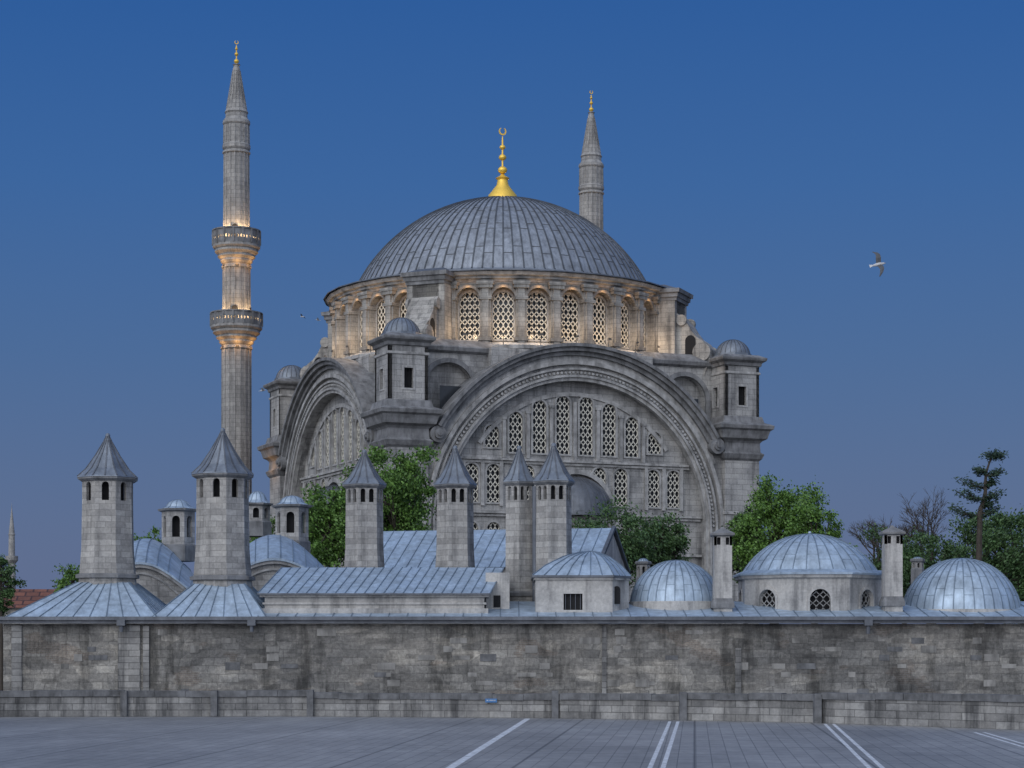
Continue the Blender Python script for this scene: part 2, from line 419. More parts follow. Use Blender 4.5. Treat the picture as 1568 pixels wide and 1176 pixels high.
# lead covered barrel behind the arch
rf.panel([(RO-0.15, ZC-2)]+[((RO-0.15)*cos(pi*i/50), ZC+(RO-0.15)*sin(pi*i/50)) for i in range(51)]+[(-RO+0.15, ZC-2)], [], -PY+2.55, -8.5)
for i in range(4, 47):
    a = pi*i/50; x = (RO-0.15)*cos(a); z = ZC+(RO-0.15)*sin(a)
    rf.limb((x, -PY+2.5, z), (x, -12, z), 0.06, 0.06, 4)
share([wall, tym, tr, trd, lt, gl, rf, rf2, fr], range(4))

# --- corners: pier, turret, pendentive block, scroll buttress
pier = Part("corner_pier", M_ST); cor = Part("corner_cornice", M_TRD); tur = Part("corner_turret", M_ST)
dk = Part("turret_window_voids", M_DK); tdome = Part("turret_dome_lead", M_LC, smooth=True); trib = Part("turret_dome_seams", M_LDR)
tt = Part("turret_trim", M_TR)
X = -16.0
pier.sq(X, X, [(1.75, -1), (1.75, 20.4)])
for z in (15.0, 11.5): tt.sq(X, X, [(1.76, z), (1.86, z+0.05), (1.86, z+0.25), (1.76, z+0.3)])
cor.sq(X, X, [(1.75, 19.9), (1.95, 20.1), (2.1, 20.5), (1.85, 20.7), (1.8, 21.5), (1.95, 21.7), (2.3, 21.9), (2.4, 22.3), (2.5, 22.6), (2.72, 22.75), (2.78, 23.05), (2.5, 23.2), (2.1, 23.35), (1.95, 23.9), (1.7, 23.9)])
for k in range(4):
    M = Matrix.Translation((X, X, 0)) @ Matrix.Rotation(k*pi/2, 4, 'Z')
    w = 1.75
    tur.panel([(-w, 23.8), (w, 23.8), (w, 28.5), (-w, 28.5)], [[(-0.4, 24.9), (0.4, 24.9), (0.4, 26.6), (-0.4, 26.6)]], -w, -w+0.3, M)
    tt.panel([(-0.58, 24.75), (0.58, 24.75), (0.58, 26.78), (-0.58, 26.78)], [[(-0.4, 24.9), (0.4, 24.9), (0.4, 26.6), (-0.4, 26.6)]], -w-0.06, -w+0.02, M)
    for xx in (-0.13, 0.13): dk.box((xx, -w+0.2, 25.75), (0.03, 0.03, 1.7), M)
    for zz in (25.3, 25.75, 26.2): dk.box((0, -w+0.2, zz), (0.8, 0.03, 0.03), M)
dk.sq(X, X, [(1.3, 23.9), (1.3, 28.4)])
tt.sq(X, X, [(1.78, 27.7), (1.84, 27.75), (1.84, 27.9), (1.78, 27.95)])
cor.sq(X, X, [(1.75, 28.4), (1.9, 28.5), (1.95, 28.75), (2.25, 28.95), (2.3, 29.1), (2.3, 29.2), (1.7, 29.5), (1.6, 29.5)])
tdome.lathe([(1.75, 29.4), (1.75, 29.7)], 8, phase=pi/8, cx=X, cy=X)
leaddome(tdome, trib, capprof(1.6, 1.35, 29.7, 8), 20, X, X, 32, 0.035)
# pendentive block
blk = Part("pendentive_block", M_ST)
bx = 11.0; hb = 4.2
for k in range(4):
    M = Matrix.Translation((-bx, -bx, 0)) @ Matrix.Rotation(k*pi/2, 4, 'Z')
    ac = -0.4 if k == 0 else 0.4
    blk.panel([(-hb, 15), (hb, 15), (hb, 28.6), (-hb, 28.6)], [arch(ac, 22.0, 4.4, 5.6, 16)], -hb, -hb+0.8, M)
    cor.panel(arch(ac, 21.9, 5.2, 6.1, 16), [arch(ac, 22.0, 4.4, 5.6, 16)], -hb-0.25, -hb+0.05, M)
blk.sq(-bx, -bx, [(3.5, 15), (3.5, 28.5)])
cor.sq(-bx, -bx, [(hb, 28.4), (hb+0.35, 28.6), (hb+0.45, 28.9), (hb+0.4, 29.0), (hb-0.6, 29.7), (1, 29.9)])
# scroll buttress in the diagonal plane
but = Part("scroll_buttress", M_ST2)
MBr = Matrix.Rotation(radians(-135), 4, 'Z')  # +x axis -> corner direction
pts = [(14.5, 27.5), (14.5, 35.2), (17.7, 35.2), (17.7, 33.6), (18.2, 33.2), (18.7, 32.6), (19.1, 31.9), (19.6, 31.3), (20.2, 30.9), (20.8, 30.2), (20.9, 29.4), (20.6, 28.6), (20.2, 27.5)]
but.panel(pts, [], -1.25, 1.25, MBr)
but.panel([(14.5, 27.5), (17.7, 27.5), (17.7, 35.1), (14.5, 35.1)], [], -1.8, 1.8, MBr)
bd = Part("buttress_passage_void", M_DK)
for sg in (-1, 1):
    bd.panel(arch(19.0, 29.2, 1.0, 2.3), [], sg*1.26, sg*1.2, MBr)
    for (cx_, cz_, rr) in ((20.1, 29.9, 0.85), (18.2, 32.9, 0.5)):
        but.panel([(cx_+rr*cos(2*pi*i/14), cz_+rr*sin(2*pi*i/14)) for i in range(14)], [], sg*1.25, sg*1.5, MBr)
for h, z0, z1 in ((1.85, 34.7, 35.0), (2.0, 35.0, 35.4), (2.2, 35.4, 35.75)):
    cor.panel([(14.2, z0), (16.0+h, z0), (16.05+h, z1), (14.2, z1)], [], -h, h, MBr)
cl = Part("buttress_cap_lead", M_LK)
cl.prism([(13.5, -2.0), (18.0, -2.0), (18.0, 2.0), (13.5, 2.0)], 35.74, 36.3, MBr, top=[(13.5, -1.2), (16.5, -1.2), (16.5, 1.2), (13.5, 1.2)])
share([pier, cor, tur, dk, tdome, trib, tt, blk, but, cl, bd], range(4))

# --- drum
RD = 15.1
dr = Part("drum_wall", M_ST2); dl = Part("drum_lattices", M_LT, clean=False); dg = Part("drum_panes", M_GL); dt = Part("drum_pilasters", M_ST2)
dc = Part("drum_cornice", M_TR, mosque); df = Part("drum_window_frames", M_TR)
hw = RD*math.tan(pi/32)
dr.panel([(-hw, 29.0), (hw, 29.0), (hw, 35.3), (-hw, 35.3)], [arch(0, 30.1, 1.8, 4.15)], -RD, -RD+0.5)
lattice(dl, 0, 30.1, 1.8, 4.15, -RD+0.06, cols=4, period=0.66, t=0.11)
dg.box((0, -RD+0.42, 32.3), (2.2, 0.02, 5.0))
df.panel(arch(0, 29.95, 2.16, 4.5), [arch(0, 30.1, 1.8, 4.15)], -RD-0.1, -RD+0.05)
hw2 = 15.75*math.tan(pi/32)
dt.panel([(-hw2, 33.0), (-1.15, 33.0)]+[(-1.15*cos(pi*i/14), 33.4+1.25*sin(pi*i/14)) for i in range(15)]+[(1.15, 33.0), (hw2, 33.0), (hw2, 35.3), (-hw2, 35.3)], [], -15.75, -RD+0.1)
dt.panel([(-1.3*cos(pi*i/14), 33.5+1.3*sin(pi*i/14)) for i in range(15)]+[(1.08*cos(pi*i/14), 33.42+1.15*sin(pi*i/14)) for i in range(15)], [], -15.92, -15.7)
Mp = Matrix.Rotation(pi/32, 4, 'Z')
dt.box((0, -15.5, 31.9), (0.95, 1.0, 5.6), Mp)
dt.box((0, -15.7, 31.9), (0.6, 0.95, 5.4), Mp)
for z, w, d in ((30.0, 1.2, 1.3), (33.6, 1.15, 1.3), (34.6, 1.35, 1.5), (34.9, 1.5, 1.65)):
    dt.box((0, -15.6, z), (w, d, 0.28), Mp)
mes = [(p, p.mesh()) for p in (dr, dl, dg, dt, df)]
for k in range(32):
    ang = radians(-135+11.25*k)
    for p, me in mes:
        if k % 8 == 0 and p not in (dt,): continue
        o = bpy.data.objects.new(p.name, me); o.parent = mosque; o.rotation_euler = (0, 0, ang+pi/2)
        scene.collection.objects.link(o)
ph = radians(-135+5.625)
dc.lathe([(14.8, 35.0), (15.9, 35.05), (16.0, 35.25), (16.25, 35.3), (16.3, 35.5), (16.6, 35.55), (16.75, 35.8), (16.7, 35.9), (14.0, 35.9)], 32, phase=ph, cap=False)
dc.lathe([(14.8, 28.6), (16.4, 28.7), (16.5, 29.0), (16.85, 29.1), (16.85, 29.4), (16.3, 29.5), (16.1, 29.7), (14.8, 29.75)], 32, phase=ph, cap=False)
dc.build()
db = Part("drum_base_lead", M_LK, mosque, smooth=False)
db.lathe([(16.9, 27.9), (16.6, 28.7), (15, 28.75)], 32, phase=ph, cap=False)
db.lathe([(17.0, 35.86), (16.95, 35.98), (15.3, 36.3), (14.4, 36.4), (14.2, 36.4)], 32, phase=ph, cap=False)
db.lathe([(15.3, 22), (15.3, 29)], 32, phase=ph, cap=False)
db.build()
dome = Part("main_dome_lead", M_LD, mosque, smooth=True); dribs = Part("main_dome_battens", M_LDR, mosque)
prof = [(14.25, 36.25), (14.3, 36.55)]+capprof(14.1, 8.95, 36.65, 22, 0.3)
leaddome(dome, dribs, prof, 96, n=96, r=0.085, laps=(4, 8, 12, 16))
dome.lathe([(14.6, 36.15), (14.65, 36.4), (14.3, 36.55)], 96, cap=False)
dome.build(); dribs.build()
def finial(parent, z, s, big=True):
    p = Part("gilded_finial", M_GOLD, parent, smooth=True)
    if big:
        p.lathe([(1.6, z-0.25), (1.55, z+0.1), (1.35, z+0.65), (0.95, z+1.15), (0.6, z+1.6), (0.48, z+2.1), (0.66, z+2.3), (0.3, z+2.5), (0.14, z+2.7)], 24)
        zz = z+2.8
        for r in (0.45, 0.36, 0.29):
            p.sphere((0, 0, zz+r*0.6), r, n=8, sc=(1, 1, 0.8)); p.lathe([(0.09, zz), (0.09, zz+r*3.0)], 8); zz += r*2.8
        p.lathe([(0.09, zz-0.2), (0.05, zz+0.4)], 8); zz += 0.5; R = 0.38
    else:
        zz = z
        for r in (0.26*s, 0.2*s, 0.15*s):
            p.sphere((0, 0, zz+r), r, n=6, sc=(1, 1, 0.9)); p.lathe([(0.06, zz), (0.06, zz+r*3.2)], 6); zz += r*3.0
        zz += 0.15; R = 0.2*s
    pts = []
    for i in range(17):
        a = radians(120)+radians(300)*i/16; pts.append((R*cos(a), zz+R+R*sin(a)))
    for i in range(17):
        a = radians(60)-radians(300)*i/16; pts.append((R*0.72*cos(a), zz+R*1.12+R*0.72*sin(a)))
    p.panel(pts, [], -0.05, 0.05)
    p.build()
finial(mosque, 45.4, 1.0)
fx = Part("floodlight_fixtures", M_LAMP, mosque)
for k in range(32):
    if k % 8 == 0: continue
    a = radians(-135+11.25*k)
    fx.limb((16.7*cos(a), 16.7*sin(a), 29.4), (16.8*cos(a), 16.8*sin(a), 30.25), 0.04, 0.04, 5)
    fx.box((16.95*cos(a), 16.95*sin(a), 30.3), (0.12, 0.3, 0.14), rz=a)
    if 13 < k < 27: continue
    lamp(mosque, (16.7*cos(a), 16.7*sin(a), 30.7), 85, (1.0, 0.70, 0.42), 0.15)
    lamp(mosque, (16.15*cos(a), 16.15*sin(a), 34.5), 9, (1.0, 0.52, 0.18), 0.1)
fx.build()
lamp(mosque, (-17.9, 13.2, 21.0), 40, (1, 0.5, 0.15)); lamp(mosque, (-18.9, 16, 20.9), 40, (1, 0.5, 0.15))
for k in (0, 1):
    a = radians(-135+90*k); lamp(mosque, (19.0*cos(a)+1.6*cos(a+pi/2), 19.0*sin(a)+1.6*sin(a+pi/2), 30.3), 14, (1, 0.6, 0.25))
body = Part("core_masonry", M_ST, mosque); body.box((0, 0, 10), (28, 28, 22)); body.build()

# ------------------------------------------------------------------ minarets
def minaret(name, loc):
    e = empty(name, (loc[0], loc[1], 0), TH)
    sh = Part("shaft", M_MIN, e); mo = Part("balcony_corbels", M_MIN, e); pa = Part("balcony_parapets", M_TRD, e)
    d = Part("doors", M_DK, e); le = Part("spire", M_MIN, e); lr = Part("lamp_brackets", M_LAMP, e)
    sh.lathe([(2.3, -1), (2.3, 14), (1.75, 16), (1.5, 16.6), (1.43, 34.2)], 16)
    sh.lathe([(1.38, 34), (1.34, 42.4)], 16); sh.lathe([(1.3, 42), (1.24, 53.4)], 16)
    for (z0, z1, r) in ((17, 33.2, 1.48), (37.0, 41.4, 1.38), (45.5, 53.0, 1.28)):
        for i in range(16):
            a = 2*pi*i/16; sh.limb((r*cos(a), r*sin(a), z0), ((r-0.04)*cos(a), (r-0.04)*sin(a), z1), 0.1, 0.1, 4)
        sh.lathe([(r, z1-0.1), (r+0.14, z1), (r+0.14, z1+0.15), (r, z1+0.25)], 16)
    for zb, rr, zt_, rs in ((33.8, 2.55, 36.85, 1.45), (42.0, 2.35, 45.2, 1.36)):
        zf = zb+1.7
        k = (rr-rs)
        mo.lathe([(rs-0.2, zb-0.3), (rs+0.05, zb-0.2), (rs+0.28*k, zb+0.05), (rs+0.25*k, zb+0.25), (rs+0.55*k, zb+0.5), (rs+0.5*k, zb+0.7), (rs+0.85*k, zb+1.0), (rs+0.8*k, zb+1.2), (rs+1.05*k, zb+1.45), (rs+1.05*k, zf), (rs-0.2, zf)], 24)
        N = 16
        for i in range(N):
            a = 2*pi*(i+0.5)/N; M = Matrix.Rotation(a+pi/2, 4, 'Z'); w = rr*math.tan(pi/N)
            hs = []
            for j in range(3):
                xx = -w+2*w*(j+0.5)/3; hs.append([(xx+0.07*cos(2*pi*q/8), zf+0.62+0.18*sin(2*pi*q/8)) for q in range(8)])
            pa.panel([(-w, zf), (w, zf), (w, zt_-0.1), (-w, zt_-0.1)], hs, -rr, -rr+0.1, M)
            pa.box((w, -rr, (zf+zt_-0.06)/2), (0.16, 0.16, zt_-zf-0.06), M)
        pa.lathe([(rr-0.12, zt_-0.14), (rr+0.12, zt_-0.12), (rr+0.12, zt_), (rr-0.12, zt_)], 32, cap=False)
        for a in (-112, -20):
            M = Matrix.Rotation(radians(a+90), 4, 'Z'); d.panel(arch(0, zf, 0.62, 1.95), [], -rs-0.04, -rs+0.3, M)
        for i in range(6):
            a = 2*pi*i/6+0.3
            lamp(e, ((rr-0.3)*cos(a), (rr-0.3)*sin(a), zf+1.15), 190, (1.0, 0.65, 0.33), 0.15)
            lr.limb(((rr-0.25)*cos(a), (rr-0.25)*sin(a), zf), ((rr-0.25)*cos(a), (rr-0.25)*sin(a), zf+1.0), 0.03, 0.03, 4)
            lamp(e, ((rs+0.7)*cos(a), (rs+0.7)*sin(a), zb-0.3), 32, (1.0, 0.50, 0.15), 0.08)
            lr.box(((rs+0.1)*cos(a), (rs+0.1)*sin(a), zb-0.46), (0.3, 0.3, 0.12), rz=0)
    lr.build()
    le.lathe([(1.2, 53.2), (1.42, 53.5), (1.42, 53.8), (1.3, 54.0), (1.27, 55.8), (1.4, 56.0), (1.38, 56.25), (1.12, 56.6), (1.1, 57.0), (1.2, 57.15), (1.08, 57.4),
              (1.0, 57.8), (0.74, 58.9), (0.5, 60.4), (0.36, 61.6), (0.34, 61.65), (0.28, 61.9), (0.4, 62.0), (0.2, 62.1)], 16)
    for i in range(16):
        a = 2*pi*i/16; le.limb((1.03*cos(a), 1.03*sin(a), 57.5), (0.40*cos(a), 0.40*sin(a), 61.4), 0.06, 0.03, 4)
        le.limb((1.3*cos(a), 1.3*sin(a), 54), (1.27*cos(a), 1.27*sin(a), 55.8), 0.08, 0.08, 4)
    for p in (sh, mo, pa, d, le): p.build()
    finial(e, 62.1, 1.0, False)
minaret("minaret", (-27.9, 205)); minaret("minaret", (8.75, 223.5))
e = empty("distant_minaret", (sx(18, 600), 600, 0))
p = Part("shaft", M_MIN, e)
p.lathe([(1.3, 0), (1.2, 20), (1.1, 27), (1.9, 28), (1.9, 29.3), (1.0, 29.3), (0.9, 35.5), (1.1, 35.6), (0.9, 36), (0.1, 43.5), (0.02, 45)], 12); p.build()

# ------------------------------------------------------------------ chimneys
def chimney(name, x, y, ap, z0, z1, z2, n=8, rz=0.0, flare=1.12, slot=0.95, eave=1.18, ns=1):
    e = empty(name, (x, y, 0), rz)
    b = Part("stack", M_CH, e); dkp = Part("smoke_void", M_DK, e); c = Part("cap_lead", M_LC, e); cr = Part("cap_ribs", M_LK, e); tm = Part("cap_trim", M_TRD, e)
    ph = -pi/2+pi/n
    zs = z1-slot-0.12
    b.lathe([(ap*flare*1.05, z0), (ap*flare, z0+0.6), (ap*1.03, z0+1.0+0.2*(z1-z0)), (ap, zs)], n, phase=ph, ap=True)
    w = ap*math.tan(pi/n); sw = min(0.36, w*0.78) if ns == 1 else w*0.52
    for k in range(n):
        M = Matrix.Rotation(2*pi*k/n, 4, 'Z')
        hs = [arch(0, zs+0.06, sw, slot, 6)] if ns == 1 else [arch(-w*0.45, zs+0.06, sw, slot, 6), arch(w*0.45, zs+0.06, sw, slot, 6)]
        b.panel([(-w, zs), (w, zs), (w, z1), (-w, z1)], hs, -ap, -ap+0.18, M)
    dkp.lathe([(ap*0.62, zs+0.01), (ap*0.62, z1)], n, phase=ph, ap=True)
    tm.lathe([(ap*1.0, z0+0.55), (ap*flare*1.12, z0+0.58), (ap*flare*1.12, z0+0.75), (ap*1.0, z0+0.85)], n, phase=ph, ap=True, cap=False)
    tm.lathe([(ap*1.02, z1-0.03), (ap*1.1, z1+0.03), (ap*eave, z1+0.1), (ap*eave, z1+0.2), (ap*0.9, z1+0.22)], n, phase=ph, ap=True)
    H = z2-z1-0.2
    pr = [(ap*eave*1.02, z1+0.18), (ap*eave*1.0, z1+0.24), (ap*0.84, z1+0.2+H*0.2), (ap*0.46, z1+0.2+H*0.52), (ap*0.14, z1+0.2+H*0.84), (0.06, z1+0.2+H*0.95)]
    c.lathe(pr, n, phase=ph, ap=True)
    c.sphere((0, 0, z2-0.1), 0.13, n=5)
    k_ = 1/cos(pi/n)
    for i in range(n):
        for fr_ in (0, 0.5):
            a = ph+2*pi*(i+fr_)/n; kk = k_ if fr_ == 0 else 1.0
            for j in range(1, 5 if fr_ == 0 else 4):
                cr.limb((pr[j][0]*kk*cos(a), pr[j][0]*kk*sin(a), pr[j][1]), (pr[j+1][0]*kk*cos(a), pr[j+1][0]*kk*sin(a), pr[j+1][1]), 0.05, 0.04, 4)
    for q in (b, dkp, c, cr, tm): q.build()
    return e
def ch(px, d, wpx, ybase, yeave, ytip, n, rz=0, **kw):
    chimney("stone_chimney", sx(px, d), d, wpx/2*d/F, sz(ybase, d), sz(yeave, d), sz(ytip, d), n, rz, **kw)
ch(165, 103.6, 74, 903, 738, 664, 8, 0.1, slot=0.95)
ch(341, 103.2, 74, 906, 733, 656, 8, -0.12, slot=0.95)
ch(558, 108, 50, 900, 748, 689, 6, 0.25, slot=0.72, ns=2)
ch(697, 108, 49, 900, 748, 683, 6, 0.2, slot=0.72, ns=2)
ch(795, 106, 40, 930, 744, 683, 6, 0.5, flare=1.03, slot=0.72, ns=2)
ch(848, 105, 48, 920, 743, 679, 6, 0.2, flare=1.03, slot=0.72, ns=2)
e = empty("dark_gap_post", (sx(819, 104.5), 104.9, 0)); p = Part("gap_post", M_LK, e); p.lathe([(0.13, 5), (0.13, sz(745, 105))], 10); p.build()  # dark upright put in for the shaded gap between the two chimneys

def slim(px, d, wpx, y0, y1):
    e = empty("slim_chimney", (sx(px, d), d, 0)); h = wpx/2*d/F; z0 = sz(y0, d)-0.6; z1 = sz(y1, d)
    b = Part("stack", M_PL, e); dd = Part("voids", M_DK, e); c = Part("cap", M_TRD, e)
    b.sq(0, 0, [(h*1.02, z0), (h, z1-0.45)])
    for k in range(4):
        M = Matrix.Rotation(k*pi/2, 4, 'Z')
        b.panel([(-h, z1-0.45), (h, z1-0.45), (h, z1), (-h, z1)], [[(x-0.09, z1-0.42), (x+0.09, z1-0.42), (x+0.09, z1-0.05), (x-0.09, z1-0.05)] for x in (-0.22, 0.22)], -h, -h+0.12, M)
    dd.sq(0, 0, [(h*0.6, z1-0.44), (h*0.6, z1)])
    c.sq(0, 0, [(h*1.05, z1), (h*1.3, z1+0.06), (h*1.3, z1+0.16), (h*0.5, z1+0.36), (0.12, z1+0.4), (0.05, z1+0.5)])
    c.sq(0, 0, [(h*1.25, z0+0.4), (h*1.25, z0+0.62), (h, z0+0.9)])
    for q in (b, dd, c): q.build()
slim(1106, 101.6, 27, 925, 822); slim(1366, 101.6, 27, 922, 820)

def lantern(px, d, wpx, ybot, yeave, ytop):
    e = empty("roof_lantern", (sx(px, d), d, 0)); h = wpx/2*d/F; z0 = sz(ybot, d); z1 = sz(yeave, d); z2 = sz(ytop, d)
    b = Part("walls", M_CH, e); dd = Part("voids", M_DK, e); c = Part("cap", M_LF, e, smooth=True); t = Part("eave", M_TRD, e); rb = Part("seams", M_LFR, e)
    w = h*math.tan(pi/6)
    for k in range(6):
        M = Matrix.Rotation(k*pi/3, 4, 'Z')
        b.panel([(-w, z0-0.8), (w, z0-0.8), (w, z1), (-w, z1)], [arch(0, z0+0.25*(z1-z0), w*0.95, (z1-z0)*0.62, 8)], -h, -h+0.15, M)
    dd.lathe([(h*0.55, z0-0.7), (h*0.55, z1)], 6, phase=-pi/2+pi/6)
    t.lathe([(h, z1-0.02), (h*1.22, z1+0.06), (h*1.25, z1+0.16), (h, z1+0.2)], 6, phase=-pi/2+pi/6, ap=True)
    t.lathe([(h*1.12, z0-0.9), (h*1.12, z0), (h, z0+0.08)], 6, phase=-pi/2+pi/6, ap=True)
    zz = z1+0.15; H = z2-zz
    prof = [(h*1.2, zz), (h*0.85, zz+0.28*H), (h*0.8, zz+0.45*H), (h*0.66, zz+0.7*H), (h*0.4, zz+0.9*H), (0.02, z2)]
    leaddome(c, rb, prof, 12, n=24, r=0.025)
    for q in (b, dd, c, t, rb): q.build()
lantern(273, 118, 44, 836, 784, 765); lantern(447, 118, 44, 830, 778, 759)
lantern(394, 130, 34, 800, 775, 752); lantern(985, 112, 18, 885, 865, 855); lantern(1405, 110, 16, 872, 861, 853)

# ------------------------------------------------------------------ imaret (foreground complex)
im = empty("imaret_roofs", (0, 0, 0))
L = Part("lead_sheets", M_LF, im); R = Part("lead_seams", M_LFR, im)
E = Part("eave_edge", M_LK, im); W = Part("plaster_walls", M_PL, im); T = Part("plaster_cornices", M_PL, im)
ze = sz(944, 99.6)
x0, x1 = sx(395, 99.6), 48.0
roofq(L, R, (x0, 99.6, ze), (x1, 99.6, ze), (x1, 104.5, sz(921, 104.5)), (x0, 104.5, sz(921, 104.5)), 66, 0.03)
def tent(px0, px1, cxp, d0, d1, ytop, dtop, hw_, nb=9, ybase=945):
    za = sz(ybase, d0); zb = sz(ytop, dtop); c = sx(cxp, dtop)
    A = [(sx(px0, d0), d0, za), (sx(px1, d0), d0, za), (sx(px1, d0), d1, za), (sx(px0, d0), d1, za)]
    B = [(c-hw_, dtop-hw_, zb), (c+hw_, dtop-hw_, zb), (c+hw_, dtop+hw_, zb), (c-hw_, dtop+hw_, zb)]
    for i in range(4): roofq(L, R, A[i], A[(i+1) % 4], B[(i+1) % 4], B[i], nb, 0.03, laps=1)
tent(8, 240, 165, 99.55, 108, 893, 103.6, 1.3); tent(232, 408, 341, 99.58, 108, 895, 103.2, 1.25, 8, 945.5)
E.box((( -26.0+x1)/2, 99.62, ze-0.09), (x1+26.0, 0.5, 0.17)); E.box(((-25.6+x1)/2, 99.75, ze-0.26), (x1+25.6, 0.4, 0.16))
# long low range
d0 = 100.6; xa, xb = sx(400, d0), sx(746, d0); zw = sz(911, d0)
W.box(((xa+xb)/2, d0+3.4, (4.6+zw)/2), (xb-xa-0.3, 6.4, zw-4.6))
T.box(((xa+xb)/2, d0+3.4, zw-0.02), (xb-xa+0.15, 6.75, 0.16)); T.box(((xa+xb)/2, d0+3.4, zw-0.42), (xb-xa-0.1, 6.55, 0.1))
T.box(((xa+xb)/2, d0+3.4, 5.0), (xb-xa+0.1, 6.8, 0.35))
zr = sz(869, 104)
a = (xa-0.15, d0-0.15, zw+0.07); b = (xb+0.15, d0-0.15, zw+0.07); c = (xb+0.15, d0+7, zw+0.07); dd = (xa-0.15, d0+7, zw+0.07)
r0 = (sx(432, 104), 104, zr); r1 = (sx(772, 104), 104, zr)
roofq(L, R, a, b, r1, r0, 24, 0.03, laps=2); roofq(L, R, b, c, r1, r1, 5, 0.03); roofq(L, R, dd, c, r1, r0, 20, 0.03); roofq(L, R, a, dd, r0, r0, 5, 0.03)
E.box(((xa+xb)/2, d0-0.15, zw+0.05), (xb-xa+0.34, 0.06, 0.07))
W.box((sx(762, 102.5), 103.5, 5.8), (1.2, 3, 2.4))
DK = Part("dark_openings", M_DK, im)
DK.box((sx(761, 101.9), 101.98, 5.55), (0.35, 0.04, 0.6))
# hipped kiosk with a square window
d0 = 100.9; zk = sz(887, d0)
pl = [(sx(820, d0), d0), (sx(938, d0), d0), (sx(963, 102.3), 102.3), (sx(963, 102.3), 105.5), (sx(938, d0), 106.8), (sx(820, d0), 106.8)]
k0, k1 = pl[0][0], pl[1][0]
W.panel([(k0, 4.6), (k1, 4.6), (k1, zk), (k0, zk)], [[(sx(863, d0), sz(934, d0)), (sx(892, d0), sz(934, d0)), (sx(892, d0), sz(909, d0)), (sx(863, d0), sz(909, d0))]], d0, d0+0.25)
W.prism([(k0, d0+0.26), (k1, d0+0.26)]+pl[2:], 4.6, zk-0.01)
DK.box((sx(877, d0), d0+0.22, sz(921, d0)), (1.0, 0.04, 0.9))
for i in range(4): E.box((sx(866+i*7.6, d0), d0+0.1, sz(921, d0)), (0.03, 0.03, 0.8))
DK.panel(arch(sx(944, 101.6), sz(925, 101.6), 0.35, 0.9), [], 101.3, 101.4)
cxk = sum(p[0] for p in pl)/6; cyk = sum(p[1] for p in pl)/6
def scl(k): return [(cxk+(p[0]-cxk)*k, cyk+(p[1]-cyk)*k) for p in pl]
T.prism(scl(1.03), zk-0.02, zk+0.1); E.prism(scl(1.06), zk+0.09, zk+0.2)
lv = [(1.05, zk+0.2), (0.82, zk+0.72), (0.5, zk+1.2), (0.2, zk+1.45), (0.02, zk+1.52)]
for (ka, za), (kb, zb) in zip(lv, lv[1:]):
    A, B = scl(ka), scl(kb)
    for i in range(6):
        j = (i+1) % 6
        nb = 7 if i in (0, 4) else 3
        roofq(L, R, (*A[i], za), (*A[j], za), (*B[j], zb), (*B[i], zb), nb if ka > 0.3 else 2, 0.028)
# gabled range behind
ge = empty("gabled_hall", (sx(760, 117), 119, 0), radians(-14))
gw = Part("walls", M_PL, ge); gL = Part("lead_roof", M_LF, ge); gR = Part("lead_seams", M_LFR, ge); gE = Part("verge", M_LK, ge)
hl = 7.0; hwid = 4.2; zg = sz(866, 116); zr2 = sz(811, 119)
gw.panel([(-hwid, 0), (hwid, 0), (hwid, zg-0.1), (0, zr2-0.25), (-hwid, zg-0.1)], [], -0.25, 0.25, Matrix.Translation((hl-0.3, 0, 0)) @ Matrix.Rotation(pi/2, 4, 'Z'))
gw.box((0, 0, (zg-0.2)/2), (2*hl-0.8, 2*hwid-0.1, zg-0.2))
roofq(gL, gR, (-hl, -hwid-0.3, zg-0.15), (hl, -hwid-0.3, zg-0.15), (hl, 0, zr2), (-hl, 0, zr2), 20, 0.03, laps=2)
roofq(gL, gR, (-hl, hwid+0.3, zg-0.15), (hl, hwid+0.3, zg-0.15), (hl, 0, zr2), (-hl, 0, zr2), 20, 0.03)
for sg in (-1, 1):
    gE.limb((hl+0.02, sg*(hwid+0.4), zg-0.2), (hl+0.02, 0, zr2+0.02), 0.14, 0.14, 4)
for q in (gw, gL, gR, gE): q.build()
# domes
LS = Part("dome_lead_sheets", M_LF, im, smooth=True)
leaddome(LS, R, capprof(70*104/F, 64*104/F, sz(922, 104), 12), 30, sx(1035, 104), 104, 48, 0.035, laps=(2, 5, 8))
T.lathe([(2.42, 4.7), (2.42, sz(922, 104)+0.0), (2.2, sz(922, 104)+0.05)], 32, cx=sx(1035, 104), cy=104)
for px in (1472, 1700):
    leaddome(LS, R, capprof(90*104/F, 79*104/F, sz(934, 104), 12), 36, sx(px, 104), 104, 48, 0.035, laps=(2, 5, 8))
    T.lathe([(3.05, 4.5), (3.05, sz(934, 104)), (2.8, sz(934, 104)+0.05)], 32, cx=sx(px, 104), cy=104)
LS.build()
